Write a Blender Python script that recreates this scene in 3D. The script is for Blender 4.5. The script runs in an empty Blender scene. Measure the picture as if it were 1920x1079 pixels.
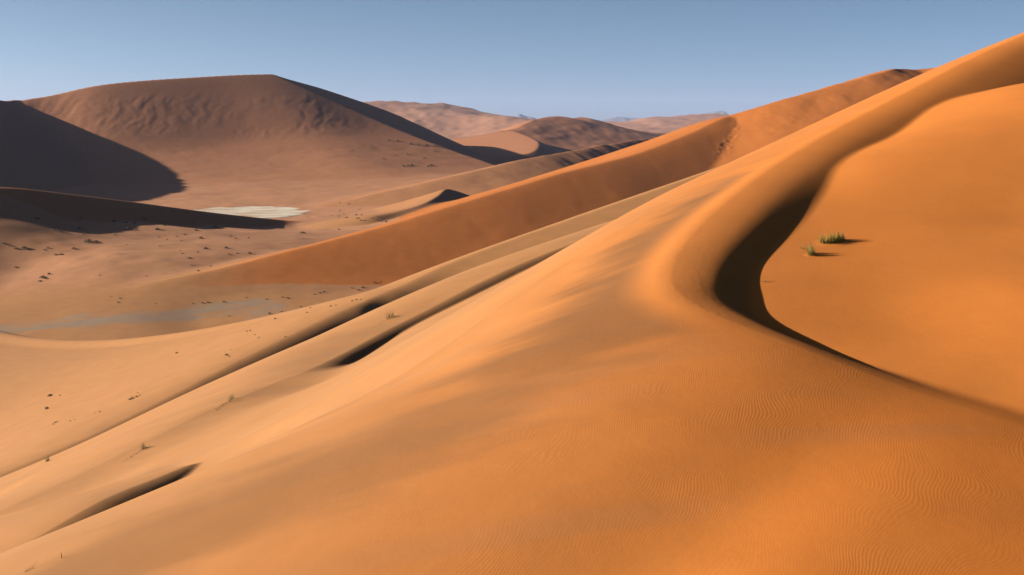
import bpy, bmesh, math, random
import numpy as np
from mathutils import Vector

# ---------------------------------------------------------------- camera, sky, sun, exposure
scene = bpy.context.scene
col = scene.collection
cam_data = bpy.data.cameras.new("camera"); cam = bpy.data.objects.new("camera", cam_data); col.objects.link(cam)
cam_data.sensor_width = 36.0; cam_data.lens = 40.0; cam_data.clip_start = 0.1; cam_data.clip_end = 100000
cam.location = (0, 0, 0)
cam.rotation_euler = (math.radians(90) - math.atan((539.5 - 225.0) / 2133.3), 0, 0)
scene.camera = cam

SUN_EL = math.radians(18.0); SUN_AZ = math.radians(3.0)       # from the left, a touch beyond the camera's side
SUN_DIR = Vector((-math.cos(SUN_EL) * math.cos(SUN_AZ), math.cos(SUN_EL) * math.sin(SUN_AZ), math.sin(SUN_EL)))
world = bpy.data.worlds.new("World"); scene.world = world; world.use_nodes = True
wn = world.node_tree.nodes; wl = world.node_tree.links
sky = wn.new("ShaderNodeTexSky"); sky.sky_type = 'NISHITA'; sky.sun_disc = False
sky.sun_elevation = SUN_EL; sky.sun_rotation = math.atan2(SUN_DIR.x, SUN_DIR.y)
sky.altitude = 300; sky.air_density = 0.24; sky.dust_density = 0.9; sky.ozone_density = 1.9
tint = wn.new("ShaderNodeMix"); tint.data_type = 'RGBA'; tint.blend_type = 'MULTIPLY'; tint.inputs[0].default_value = 1.0
tint.inputs[7].default_value = (1.03, 1.06, 0.86, 1)          # the whole sky a little greyer, as dusty desert air makes it
wl.new(sky.outputs[0], tint.inputs[6]); wl.new(tint.outputs[2], wn["Background"].inputs[0]); wn["Background"].inputs[1].default_value = 0.05
sun_data = bpy.data.lights.new("sun", 'SUN'); sun_data.energy = 5.0; sun_data.angle = math.radians(0.53); sun_data.color = (1.0, 0.90, 0.76)
sun = bpy.data.objects.new("sun", sun_data); col.objects.link(sun)
sun.rotation_euler = (-SUN_DIR).to_track_quat('-Z', 'Y').to_euler()
scene.view_settings.view_transform = 'Standard'; scene.view_settings.look = 'None'
scene.view_settings.exposure = 1.65; scene.view_settings.gamma = 1.0
scene.cycles.max_bounces = 6; scene.cycles.diffuse_bounces = 0; scene.cycles.volume_bounces = 0
scene.cycles.use_denoising = True

# ---------------------------------------------------------------- terrain heights
F_PX = 2133.3          # focal length in photo pixels (1920 wide)
PITCH = math.atan((539.5 - 225.0) / F_PX)
CP, SP = math.cos(PITCH), math.sin(PITCH)

def at(u, v, Y):
    """world point at forward distance Y (m) along the sight line of photo pixel (u, v)"""
    b = (539.5 - v) / F_PX
    k = Y / (CP + b * SP)
    return ((u - 960.0) / F_PX * k, Y, (-SP + b * CP) * k)

def catmull(P, n):
    P = np.asarray(P, float); m = len(P)
    t = np.linspace(0, m - 1, n); i = np.minimum(t.astype(int), m - 2); f = (t - i)[:, None]
    g = lambda j: P[np.clip(j, 0, m - 1)]
    p0, p1, p2, p3 = g(i - 1), g(i), g(i + 1), g(i + 2)
    return 0.5 * ((2 * p1) + (-p0 + p2) * f + (2 * p0 - 5 * p1 + 4 * p2 - p3) * f ** 2 + (-p0 + 3 * p1 - 3 * p2 + p3) * f ** 3), t

class Roof:
    """a dune: a crest line in space and, at each crest knot, the down-slope at growing distance to either side"""
    def __init__(self, knots, dl, dr, n=160):
        P = [at(*k[:3]) for k in knots]
        C, t = catmull(P, n * 6)
        L = np.concatenate([[0], np.cumsum(np.hypot(*np.diff(C[:, :2], axis=0).T) / np.maximum(C[1:, 1], 5) ** 1.5)])   # closer samples where the dune is nearer
        l = np.linspace(0, L[-1], n)
        t = np.interp(l, L, t); C = np.stack([np.interp(l, L, C[:, i]) for i in range(3)], 1)
        self.xy = C[:, :2].astype(np.float32); self.z = C[:, 2].astype(np.float32)
        kn = max(3, n // max(2, len(knots)) | 1); g = np.hanning(kn + 2)[1:-1]; g /= g.sum()
        t = np.convolve(np.concatenate([2 * t[0] - t[kn // 2:0:-1], t, 2 * t[-1] - t[-2:-kn // 2 - 1:-1]]), g, 'valid')   # even out the knot spacing
        self.t = t.astype(np.float32)
        self.idx = np.arange(n, dtype=np.float32)
        st = np.hypot(*np.diff(C[:, :2], axis=0).T); self.step = np.concatenate([st[:1], np.maximum(st[1:], st[:-1]), st[-1:]]).astype(np.float32)
        self.dl, self.dr = np.array(dl, float), np.array(dr, float)
        def cum(d, S):
            S = np.asarray(S, float)
            return np.concatenate([np.zeros((len(S), 1)), np.cumsum((S[:, 1:] + S[:, :-1]) / 2 * np.diff(d), axis=1)], axis=1), S
        self.PL, self.SL = cum(self.dl, [k[3] for k in knots])
        self.PR, self.SR = cum(self.dr, [k[4] for k in knots])
    def prof(self, dk, P, S, t, d):
        m = len(P); i = np.clip(t.astype(int), 0, m - 2); f = t - i
        j = np.clip(np.searchsorted(dk, d, side='right') - 1, 0, len(dk) - 2)
        x = d - dk[j]; w = dk[j + 1] - dk[j]
        xx = np.minimum(x, w)
        def one(ii):
            ii = np.clip(ii, 0, m - 1); s0, s1 = S[ii, j], S[ii, j + 1]
            return P[ii, j] + s0 * xx + (s1 - s0) * xx * xx / (2 * w) + s1 * (x - xx)
        p0, p1, p2, p3 = one(i - 1), one(i), one(i + 1), one(i + 2)
        return p1 + .5 * f * (p2 - p0 + f * (2 * p0 - 5 * p1 + 4 * p2 - p3 + f * (3 * (p1 - p2) + p3 - p0)))
    def __call__(self, x, y, side=None):
        out = np.empty(x.shape, np.float32)
        A = self.xy; n = len(A)
        for c in range(0, len(x), 20000):
            px, py = x[c:c + 20000], y[c:c + 20000]
            q = (A[:, 0][None] - px[:, None]) ** 2 + (A[:, 1][None] - py[:, None]) ** 2
            i = np.argmin(q, axis=1)
            best = None
            for s in (-1, 0):
                a = np.clip(i + s, 0, n - 2)
                ax, ay = A[a, 0], A[a, 1]; ex, ey = A[a + 1, 0] - ax, A[a + 1, 1] - ay
                L2 = ex * ex + ey * ey
                h = np.clip(((px - ax) * ex + (py - ay) * ey) / L2, 0, 1)
                rx, ry = px - ax - h * ex, py - ay - h * ey
                d = np.sqrt(rx * rx + ry * ry)
                sn = -(ex * ry - ey * rx) / np.sqrt(L2)
                if best is None: best = [d, a + h, sn]
                else:
                    m = d < best[0]
                    best = [np.where(m, d, best[0]), np.where(m, a + h, best[1]), np.where(m, sn, best[2])]
            d, p, sn = best
            sg = (0.16 * d + 0.9 * self.step[i])[:, None]
            w = np.exp(-np.minimum((q - q[np.arange(len(i)), i][:, None]) / (2 * sg * sg), 40))
            e = (w @ (self.idx * self.step)) / (w @ self.step)
            t = np.interp(e, self.idx, self.t); zc = np.interp(e, self.idx, self.z)
            w = 0.5 + 0.5 * np.clip(sn / np.maximum(d, 1e-6), -1, 1)
            w = np.where((p > 1e-4) & (p < n - 1.0001), (sn > 0) * 1.0, w)
            if side is not None: side[c:c + 20000] = sn
            out[c:c + 20000] = zc - (1 - w) * self.prof(self.dl, self.PL, self.SL, t, d) - w * self.prof(self.dr, self.PR, self.SR, t, d)
        return out

class Sheet:
    """smooth sheet (thin-plate spline) through spot heights"""
    def __init__(self, pts, scale=100.0, lam=0.0, sight=True):
        P = np.array([at(*p) if sight else p for p in pts])
        self.s = scale; X = P[:, :2] / scale; n = len(X); self.X = X
        r2 = ((X[:, None] - X[None]) ** 2).sum(-1)
        K = np.where(r2 > 0, 0.5 * r2 * np.log(np.maximum(r2, 1e-12)), 0) + lam * np.eye(n)
        Q = np.hstack([np.ones((n, 1)), X])
        M = np.vstack([np.hstack([K, Q]), np.hstack([Q.T, np.zeros((3, 3))])])
        self.w = np.linalg.solve(M, np.concatenate([P[:, 2], np.zeros(3)]))
    def __call__(self, x, y):
        u, v = x / self.s, y / self.s; n = len(self.X)
        z = self.w[n] + self.w[n + 1] * u + self.w[n + 2] * v
        for (a, b), w in zip(self.X, self.w[:n]):
            r2 = np.maximum((u - a) ** 2 + (v - b) ** 2, 1e-9)
            z = z + w * 0.5 * r2 * np.log(r2)
        return z

def smax(a, b, k):
    h = np.maximum(k - np.abs(a - b), 0) / k
    return np.maximum(a, b) + h * h * k / 4
def smin(a, b, k): return -smax(-a, -b, k)

def vnoise(x, y, seed=0):
    xi, yi = np.floor(x), np.floor(y); fx, fy = x - xi, y - yi
    fx = fx * fx * fx * (fx * (6 * fx - 15) + 10); fy = fy * fy * fy * (fy * (6 * fy - 15) + 10)
    xi = xi.astype(np.int64); yi = yi.astype(np.int64)
    def h(a, b):
        n = (a * 374761393 + b * 668265263 + seed * 974634777) & 0x7fffffff
        n = ((n ^ (n >> 13)) * 1274126177) & 0x7fffffff
        return ((n ^ (n >> 16)) & 0xffff) / 32767.5 - 1
    a = h(xi, yi) * (1 - fx) + h(xi + 1, yi) * fx
    b = h(xi, yi + 1) * (1 - fx) + h(xi + 1, yi + 1) * fx
    return a * (1 - fy) + b * fy
def fbm(x, y, o=4, seed=0, gain=0.5):
    s = 0; a = 1
    for i in range(o):
        s = s + a * vnoise(x * 2 ** i + 17.3 * i, y * 2 ** i - 9.1 * i, seed + i); a *= gain
    return s
def sstep(a, b, x):
    t = np.clip((x - a) / (b - a), 0, 1); return t * t * (3 - 2 * t)

# --- near dune: main crest around the bowl
mL = [0, .7, 1.6, 4, 9, 20, 40, 90]; mR = [0, .8, 1.5, 2.3, 4.6, 40]
nearL = [.03, .08, .12, .16, .22, .25, .25]
MAIN = Roof([
    (2350, 940, 28, [.02, .04, .06, .10, .13, .17, .20, .2], [.0, .05, .1, .2, .3, .4]),
    (1920, 800, 32, [.03, .05, .07, .10, .14, .19, .22, .22], [.0, .06, .14, .22, .3, .4]),
    (1700, 728, 34.5, [.03, .08, .11, .15, .20, .25, .26, .25], [.02, .12, .22, .32, .4, .4]),
    (1500, 652, 37, [.04, .09, .13, .17, .22, .26, .28, .26], [.02, .18, .36, .5, .5, .5]),
    (1380, 607, 39, [.06, .13, .15, .19, .25, .30, .30, .28], [.0, .12, .34, .6, .6, .5]),
    (1285, 560, 41.5, [.10, .26, .24, .24, .31, .35, .35, .33], [-.01, .09, .25, .62, .65, .5]),
    (1258, 515, 44, [.10, .36, .32, .32, .56, .66, .60, .5], [-.02, .08, .22, .58, .70, .5]),
    (1285, 455, 48, [.10, .36, .32, .30, .58, .66, .6, .5], [-.02, .08, .20, .52, .70, .5]),
    (1355, 385, 53, [.10, .36, .34, .28, .56, .64, .6, .5], [-.02, .08, .19, .46, .66, .5]),
    (1455, 310, 60, [.10, .34, .30, .24, .56, .64, .6, .5], [-.02, .08, .19, .38, .60, .5]),
    (1570, 242, 68, [.10, .32, .28, .28, .55, .6, .6, .5], [-.01, .09, .20, .35, .52, .5]),
    (1715, 166, 78, [.10, .30, .28, .32, .55, .6, .6, .5], [.0, .10, .21, .33, .46, .5]),
    (1815, 114, 86, [.10, .30, .30, .35, .55, .6, .6, .5], [.0, .10, .21, .33, .46, .5]), (1920, 66, 95, [.10, .30, .30, .35, .55, .6, .6, .5], [.0, .10, .21, .33, .46, .5]), (2030, 22, 104, [.10, .30, .30, .35, .55, .6, .6, .5], [.0, .10, .21, .33, .46, .5]), (2150, -20, 113, [.10, .30, .30, .35, .55, .6, .6, .5], [.0, .10, .21, .33, .46, .5]), (2300, -65, 122, [.10, .30, .30, .35, .55, .6, .6, .5], [.0, .10, .21, .33, .46, .5]),
    (2500, -115, 135, [.10, .30, .30, .35, .55, .6, .6, .5], [.0, .10, .21, .33, .46, .5]), (2700, -160, 150, [.10, .30, .30, .35, .55, .6, .6, .5], [.0, .10, .21, .33, .46, .5]), (3200, -260, 200, [.10, .30, .30, .35, .55, .6, .6, .5], [.0, .10, .21, .33, .46, .5])], mL, mR, n=200)
BOWL = Sheet([(1420, 540, 44.4), (1480, 430, 51.3), (1560, 450, 49.7), (1540, 350, 57.4), (1620, 310, 59.4), (1700, 260, 63.5), (1920, 160, 71), (1480, 625, 40.6),
              (1900, 700, 36.2), (1750, 732, 35.2), (1920, 400, 52), (1920, 550, 42), (2300, 300, 56), (2300, 700, 34.3), (2300, 110, 80), (2100, 90, 118), (2500, 20, 130),
              (1700, 620, 40.5), (1920, 790, 33), (1920, 152, 95), (1815, 188, 86), (1570, 290, 68)], 30, 1e-3)
TROUGH = Sheet([(600, 790, 52), (600, 760, 64), (600, 727, 82), (612, 702, 96.3), (450, 840, 57), (430, 776, 74.5), (560, 722, 85.5), (300, 870, 61), (300, 838, 68),
                (800, 690, 55), (800, 640, 75), (800, 607, 103.5), (950, 605, 58), (950, 563, 80), (950, 525, 121.5), (1100, 520, 90), (1100, 455, 136),
                (1240, 470, 90), (1240, 414, 147), (250, 945, 46.4), (150, 1003, 43.5), (330, 912, 49.6), (90, 1042, 42), (700, 655, 102.6), (880, 563, 113.4), (400, 920, 48), (0, 1000, 62), (-200, 1150, 52)], 50, 1e-3)
# --- small ridges on the long flank
sL = [0, 2, 5, 10, 20, 40, 80]; sR = [0, .6, 1.5, 3, 8, 30]
R4 = Roof([
    (-200, 1180, 36, [.15, .28, .32, .32, .3, .3, .3], [.05, .1, .2, .3, .4, .4]),
    (0, 1050, 40.5, [.15, .28, .32, .32, .3, .3, .3], [.05, .1, .2, .3, .4, .4]),
    (110, 984, 43, [.15, .28, .32, .32, .3, .3, .3], [.06, .2, .3, .34, .35, .4]),
    (200, 934, 45.6, [.15, .28, .32, .32, .3, .3, .3], [.06, .28, .42, .46, .42, .4]),
    (290, 898, 48.5, [.18, .3, .34, .34, .3, .3, .3], [.06, .3, .46, .5, .45, .4]),
    (365, 870, 52.2, [.2, .32, .36, .36, .3, .3, .3], [.08, .4, .6, .62, .5, .4]),
    (405, 872, 55.5, [.2, .2, .25, .3, .3, .3, .3], [.2, .4, .5, .5, .5, .5]),
    (450, 890, 63, [.2, .2, .25, .3, .3, .3, .3], [.2, .3, .3, .3, .3, .3])], sL, sR, n=80)
r2l = [.12, .12, .2, .4, .5, .5, .5]; r2r = [.08, .28, .52, .58, .55, .5]
R2 = Roof([
    (-250, 1080, 56, [.14, .30, .40, .44, .44, .4, .4], [.0, .05, .1, .2, .3, .4]),
    (0, 962, 61, [.14, .30, .40, .44, .44, .4, .4], [.0, .02, .05, .1, .15, .2]),
    (250, 845, 68, [.14, .30, .40, .44, .44, .4, .4], [.0, .02, .05, .1, .15, .2]),
    (430, 755, 78, [.14, .28, .38, .44, .44, .4, .4], [.0, .02, .05, .1, .15, .2]),
    (560, 702, 88, [.13, .2, .3, .42, .44, .4, .4], [.0, .04, .08, .12, .2, .2]),
    (640, 665, 97, r2l, r2r),
    (720, 622, 105, r2l, r2r),
    (800, 582, 112, r2l, r2r),
    (900, 530, 120, r2l, r2r),
    (1000, 485, 128, r2l, r2r),
    (1120, 440, 138, r2l, r2r),
    (1240, 399, 148, r2l, r2r),
    (1400, 350, 165, r2l, r2r)], sL, sR, n=160)
rL = [0, 4, 10, 20, 40, 80, 160]; rR = [0, 1.5, 3.5, 8, 20, 60]
r3l = [.05, .17, .25, .275, .26, .205, .15]
R3 = Roof([
    (-300, 1010, 150, r3l, [.05, .2, .35, .45, .45, .45]),
    (90, 852, 170, r3l, [.05, .25, .44, .5, .45, .45]),
    (240, 783, 182, r3l, [.05, .28, .48, .52, .48, .45]),
    (460, 670, 205, r3l, [.05, .28, .48, .54, .48, .45]),
    (600, 602, 222, r3l, [.05, .28, .5, .55, .5, .45]),
    (650, 579, 229, r3l, [.05, .25, .4, .45, .42, .4]),
    (685, 564, 233.5, r3l, [.08, .45, .65, .7, .6, .45]),
    (720, 549, 238, r3l, [.05, .25, .42, .4, .38, .4]),
    (760, 532, 243, [.1, .2, .35, .4, .4, .4, .3], [.05, .25, .40, .3, .3, .4]),
    (880, 479, 256, [.1, .3, .4, .5, .5, .5, .4], [.08, .2, .2, .2, .2, .3]),
    (1105, 399, 276, [.1, .3, .4, .5, .5, .5, .4], [.08, .2, .2, .2, .2, .3]),
    (1305, 330, 296, [.1, .3, .4, .5, .5, .5, .4], [.08, .2, .2, .2, .2, .3]),
    (1400, 297, 306, [.1, .3, .4, .5, .5, .5, .4], [.08, .2, .2, .2, .2, .3]),
    (1500, 265, 316, [.1, .3, .4, .5, .5, .5, .4], [.08, .2, .2, .2, .2, .3]),
    (1650, 240, 330, [.1, .3, .4, .5, .5, .5, .4], [.08, .2, .2, .2, .2, .3])], rL, rR, n=160)
# --- the middle dune across the frame
cL = [0, 10, 30, 80, 200, 400]; cR = [0, 3, 10, 30, 80, 200]
cl = [.10, .2, .3, .36, .34, .3]; cr = [.12, .26, .30, .33, .3, .2]
MID_A = Roof([
    (60, 574, 398, [.05, .05, .05, .04, .03, .03], [.03, .05, .06, .05, .03, .03]),
    (210, 553, 410, [.05, .1, .1, .08, .06, .05], [.03, .05, .06, .06, .05, .05]),
    (330, 522, 424, [.1, .15, .15, .12, .1, .1], [.1, .2, .26, .26, .2, .1]),
    (440, 497, 438, cl, cr),
    (700, 430, 478, cl, cr),
    (900, 371, 518, cl, cr),
    (1050, 326, 562, cl, cr),
    (1190, 290, 612, cl, [.12, .27, .32, .36, .3, .2]),
    (1290, 252, 652, cl, [.14, .3, .38, .42, .3, .2]),
    (1365, 219, 684, cl, [.15, .32, .42, .44, .3, .2]),
    (1410, 225, 705, cl, [.15, .32, .42, .44, .3, .2]),
    (1500, 290, 730, cl, [.15, .32, .42, .44, .3, .2])], cL, cR, n=150)
cb = [.10, .26, .33, .35, .3, .2]
MID_B = Roof([
    (1352, 224, 688, cl, [.3, .4, .4, .4, .3, .2]),
    (1400, 207, 688, cl, cb),
    (1480, 183, 694, cl, cb),
    (1600, 151, 712, cl, cb),
    (1660, 134, 728, cl, [.3, .36, .36, .35, .3, .2]),
    (1690, 128, 745, cl, [.36, .4, .38, .35, .3, .2]),
    (1725, 130, 755, cl, [.2, .3, .33, .35, .3, .2]),
    (1800, 119, 752, cl, cb),
    (1950, 98, 760, cl, cb),
    (2400, 40, 790, cl, cb)], cL, cR, n=120)
# --- valley floor spot heights (x, y, z)
def sp(u, v, z):
    b = (539.5 - v) / F_PX
    return at(u, v, z / ((-SP + b * CP) / (CP + b * SP)))
FLOOR = Sheet([sp(0, 630, -68), sp(300, 606, -67), sp(600, 570, -64.5), (-40, 200, -66), (-110, 240, -65), (-150, 290, -67), (-260, 270, -76), (-260, 370, -74), (60, 250, -66), (200, 300, -64),
               sp(0, 480, -56), sp(0, 428, -46), sp(120, 428, -48), sp(250, 418, -50), sp(400, 428, -57), sp(555, 430, -61.5), sp(200, 500, -57), sp(330, 470, -54.5), (-330, 460, -60),
               sp(340, 382, -62), sp(560, 404, -62), sp(460, 412, -62), sp(450, 390, -62), sp(740, 402, -57), sp(840, 385, -53), sp(650, 400, -60.5), sp(1000, 330, -50),
               (-250, 900, -60), (-350, 700, -58), (100, 800, -60), (300, 1000, -60), (400, 500, -55), (-450, 900, -58), (0, 1300, -60), (500, 1600, -60), (-800, 1500, -50),
               (0, 2000, -62), (-800, 600, -45), (800, 800, -40), (-1500, 2500, -60), (1500, 2500, -60), (0, 4000, -64)], 300, 1e-3, False)
fL = [0, 6, 20, 50, 120, 300]
LOW = Roof([
    (-600, 490, 410, [.02] * 6, [.02, .05, .1, .2, .25, .25]),
    (-240, 440, 467, [.1, .1, .1, .1, .1, .05], [.1, .2, .25, .2, .25, .25]),
    (-110, 361, 503, [.1, .15, .2, .15, .1, .05], [.2, .4, .42, .35, .3, .25]),
    (0, 351, 530, [.1, .15, .2, .15, .1, .05], [.2, .4, .42, .35, .3, .25]),
    (130, 364, 560, [.1, .15, .2, .15, .1, .05], [.2, .4, .42, .35, .3, .25]),
    (250, 379, 590, [.1, .15, .2, .15, .1, .05], [.2, .4, .42, .35, .3, .25]),
    (400, 399, 635, [.1, .1, .15, .12, .1, .05], [.3, .42, .45, .4, .3, .25]),
    (540, 414, 685, [.05, .05, .05, .05, .05, .05], [.2, .34, .36, .3, .2, .2]),
    (650, 424, 720, [.02, .02, .05, .05, .05, .05], [.02, .05, .08, .1, .2, .2])], fL, fL, n=100)
bL = [0, 5, 15, 40, 100]
BARCHAN = Roof([
    (700, 405, 660, [.05, .1, .15, .2, .2], [.1, .3, .4, .4, .4]),
    (745, 397, 680, [.05, .1, .15, .2, .2], [.1, .4, .5, .5, .5]),
    (790, 384, 705, [.1, .2, .25, .25, .2], [.3, .5, .55, .5, .5]),
    (820, 368, 730, [.15, .25, .3, .25, .2], [.4, .55, .55, .5, .5]),
    (836, 355, 750, [.2, .3, .3, .25, .2], [.5, .55, .55, .5, .5]),
    (850, 357, 765, [.2, .3, .3, .25, .2], [.3, .35, .4, .4, .4])], bL, bL, n=60)
iL = [0, 10, 30, 80, 200, 500]
RIDGE = Roof([
    (560, 398, 790, [.02] * 6, [.02, .03, .04, .03, .02, .02]),
    (680, 370, 815, [.1, .12, .12, .1, .1, .1], [.06, .1, .1, .06, .05, .02]),
    (850, 331, 870, [.1, .15, .2, .2, .15, .1], [.1, .15, .15, .08, .05, .02]),
    (980, 300, 935, [.15, .2, .25, .25, .2, .1], [.15, .22, .26, .14, .06, .02]),
    (1080, 281, 1010, [.2, .25, .3, .3, .2, .1], [.2, .36, .42, .34, .1, .02]),
    (1180, 266, 1110, [.2, .25, .3, .3, .2, .1], [.3, .44, .48, .44, .2, .05]),
    (1290, 250, 1225, [.2, .25, .3, .3, .2, .1], [.3, .46, .5, .46, .3, .1]),
    (1500, 205, 1400, [.2, .25, .3, .3, .2, .1], [.3, .46, .5, .46, .3, .1])], iL, iL, n=120)
# --- big dune on the left: camera-facing slip face cut by a right-facing one, and its left arm
dL = [0, 20, 60, 110, 150, 220, 330, 600]
up = [.2, .3, .4, .4, .4, .4, .4, .3]
BIG_A = Roof([
    (-400, 235, 1060, up, [.5, .55, .5, .4, .2, .12, .07, .04]),
    (30, 190, 1172, up, [.5, .55, .5, .4, .25, .15, .08, .04]),
    (200, 158, 1215, up, [.5, .55, .55, .5, .28, .16, .1, .05]),
    (400, 143, 1270, up, [.5, .55, .55, .5, .30, .18, .11, .06]),
    (510, 139, 1302, up, [.46, .5, .51, .48, .31, .2, .12, .07]),
    (620, 139, 1340, up, [.46, .5, .52, .47, .32, .22, .14, .08]),
    (800, 139, 1400, up, [.46, .5, .52, .48, .34, .25, .15, .1])], dL, dL, n=140)
bR = [.34, .42, .43, .43, .42, .38, .3, .2]; ri = [-.3] * 8
BIG_B = Roof([
    (330, 60, 1000, ri, bR), (420, 100, 1150, ri, bR), (510, 139, 1302, ri, bR), (600, 164, 1400, ri, bR), (700, 197, 1520, ri, bR), (745, 222, 1600, ri, bR), (800, 245, 1650, ri, bR),
    (900, 275, 1700, ri, bR), (990, 297, 1750, ri, [.1] * 8), (1050, 305, 1780, ri, [.05] * 8)], dL, dL, n=120)
ARM = Roof([
    (-700, 150, 800, up, [.5, .58, .58, .5, .4, .3, .2, .1]),
    (-300, 160, 930, up, [.5, .58, .58, .5, .4, .3, .2, .1]),
    (-120, 178, 1050, up, [.5, .58, .58, .5, .4, .3, .2, .1]),
    (30, 191, 1172, up, [.5, .55, .55, .5, .4, .3, .2, .1])], dL, dL, n=80)
# --- far dunes
gL = [0, 20, 60, 150, 400, 1000]
gl = [.2, .3, .3, .25, .15, .1]
STAR = Roof([
    (860, 262, 1700, gl, [.05, .1, .1, .1, .05, .02]),
    (960, 242, 1800, gl, [.1, .2, .25, .22, .15, .05]),
    (1000, 226, 1900, gl, [.1, .2, .27, .25, .2, .1]),
    (1040, 218, 1980, gl, [.1, .2, .27, .25, .2, .1]),
    (1065, 222, 2050, gl, [.1, .2, .27, .25, .2, .1]),
    (1090, 221, 2120, gl, [.1, .2, .27, .25, .2, .1]),
    (1130, 234, 2200, gl, [.1, .2, .27, .25, .2, .1]),
    (1200, 246, 2350, gl, [.1, .2, .25, .2, .1, .05]),
    (1290, 256, 2500, gl, [.1, .1, .1, .1, .1, .05])], gL, gL, n=100)
CRES = Roof([
    (880, 292, 1350, [.05, .1, .2, .2, .2, .2], [.2, .3, .4, .4, .3, .2]),
    (985, 289, 1400, [.08, .12, .14, .14, .14, .14], [.3, .5, .5, .5, .3, .2]),
    (1010, 270, 1480, [.1, .15, .16, .16, .15, .15], [.4, .55, .55, .5, .3, .2]),
    (990, 256, 1600, [.1, .15, .16, .16, .15, .15], [.4, .5, .5, .5, .3, .2]),
    (960, 245, 1700, [.1, .15, .16, .16, .15, .15], [.3, .5, .5, .5, .3, .2])], gL, gL, n=80)
hL = [0, 60, 200, 600, 1500, 4000]
hl = [.2, .3, .3, .2, .1, .1]
PLATEAU = Roof([
    (560, 215, 3700, hl, [.1, .12, .10, .08, .05, .02]),
    (690, 192, 3900, hl, [.1, .16, .13, .09, .05, .02]),
    (760, 188, 4000, hl, [.1, .16, .13, .09, .05, .02]),
    (800, 192, 4050, hl, [.1, .16, .13, .09, .05, .02]),
    (850, 196, 4150, hl, [.1, .16, .13, .09, .05, .02]),
    (920, 213, 4300, hl, [.1, .12, .10, .08, .05, .02]),
    (1000, 229, 4500, hl, [.05, .06, .06, .05, .03, .02]),
    (1060, 236, 4600, hl, [.02] * 6)], hL, hL, n=100)
PLAIN = Roof([
    (1000, 240, 4800, hl, [.02, .03, .03, .025, .02, .01]),
    (1110, 229, 5000, hl, [.03, .04, .04, .03, .02, .01]),
    (1200, 224, 5200, hl, [.03, .05, .04, .03, .02, .01]),
    (1300, 216, 5500, hl, [.05, .06, .05, .03, .02, .01]),
    (1400, 212, 5700, hl, [.05, .06, .05, .03, .02, .01]),
    (1700, 205, 6000, hl, [.05, .06, .05, .03, .02, .01])], hL, hL, n=80)

def floor_z(x, y):
    w = sstep(1300, 2600, np.hypot(x, y))
    return FLOOR(np.clip(x, -1200, 1200), np.minimum(y, 2700)) * (1 - w) - 62 * w

PAN_X, PAN_Y = sp(440, 399, -62)[:2]
def pan_mask(x, y):
    c, s_ = math.cos(.25), math.sin(.25); u, v = x - PAN_X, y - PAN_Y
    r = ((u * c + v * s_) / 46) ** 2 + ((v * c - u * s_) / 54) ** 2
    return sstep(1.06, .94, r + .2 * fbm(x / 22, y / 30, 4, 21))

def drifts(x, y):
    """low drifts and hummocks of the rough ground left of the middle dune and beyond"""
    return sstep(395, 440, y) * (.75 * fbm(x / 55, y / 34, 4, 61) + .16 * fbm(x / 14, y / 9, 2, 65))

def mid_z(x, y):
    """middle dune with the slumped clods below its kink"""
    za, zb = MID_A(x, y), MID_B(x, y); z = smax(za, zb, .8)
    e = np.exp(-((za - zb) / 1.6) ** 2) * sstep(100, 112, x) * sstep(160, 145, x) * sstep(610, 640, y)
    z = z + e * .5 * np.abs(fbm(x / 2.2, y / 4.0, 3, 71)) + .12 * fbm(x / 18, y / 30, 3, 75)
    lit = sstep(110, 150, x) * sstep(0, 20, z + 25)
    return z + lit * .35 * fbm(x / 14, y / 22, 4, 77)
def ridge_z(x, y):
    z = RIDGE(x, y)
    return z + sstep(-60, 120, x) * 1.1 * fbm(x / 30 + y / 50, y / 80, 3, 81) * sstep(-60, -40, z) + .25 * fbm(x / 20, y / 20, 3, 85)

NEAR = {}
def near_set(x, y):
    fl = floor_z(x, y) + 0.25 * fbm(x / 45, y / 45, 3, 3) + drifts(x, y)
    side = np.empty(x.shape, np.float32)
    m = MAIN(x, y, side); NEAR['side'] = side; bo = np.minimum(BOWL(x, y), 12)
    bo = np.where((side > 0) & (y < 170), bo, -200)
    s4 = np.empty(x.shape, np.float32)
    r4, r2, r3 = R4(x, y, s4), R2(x, y), R3(x, y)
    mid = mid_z(x, y)
    Z = smax(m, bo, 0.15)
    Z = smax(Z, np.where(side < 0, TROUGH(x, y), -200) - 0.35 * np.maximum(y - 150, 0) - 0.6 * np.maximum(40.5 - y, 0) - 0.5 * np.maximum(x + 4 - 0.8 * (y - 45), 0), 3.0)
    Z = smax(Z, r4, 0.12 + 1.5 * sstep(-.4, -5, s4)); Z = smax(Z, r2, 0.10 + 1.3 * sstep(97, 84, y)); Z = smax(Z, r3, 0.2)
    near = Z
    back = smax(smax(fl, LOW(x, y), 2.0), mid, 3.0)
    Z = smax(near, back, 6.0 + 4.0 * sstep(200, 300, y))
    comp = np.where(near > back, np.where((bo > m) & (bo > near - .05), 1, 0), np.where(mid > fl, 2, 3))
    return Z, comp

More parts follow.
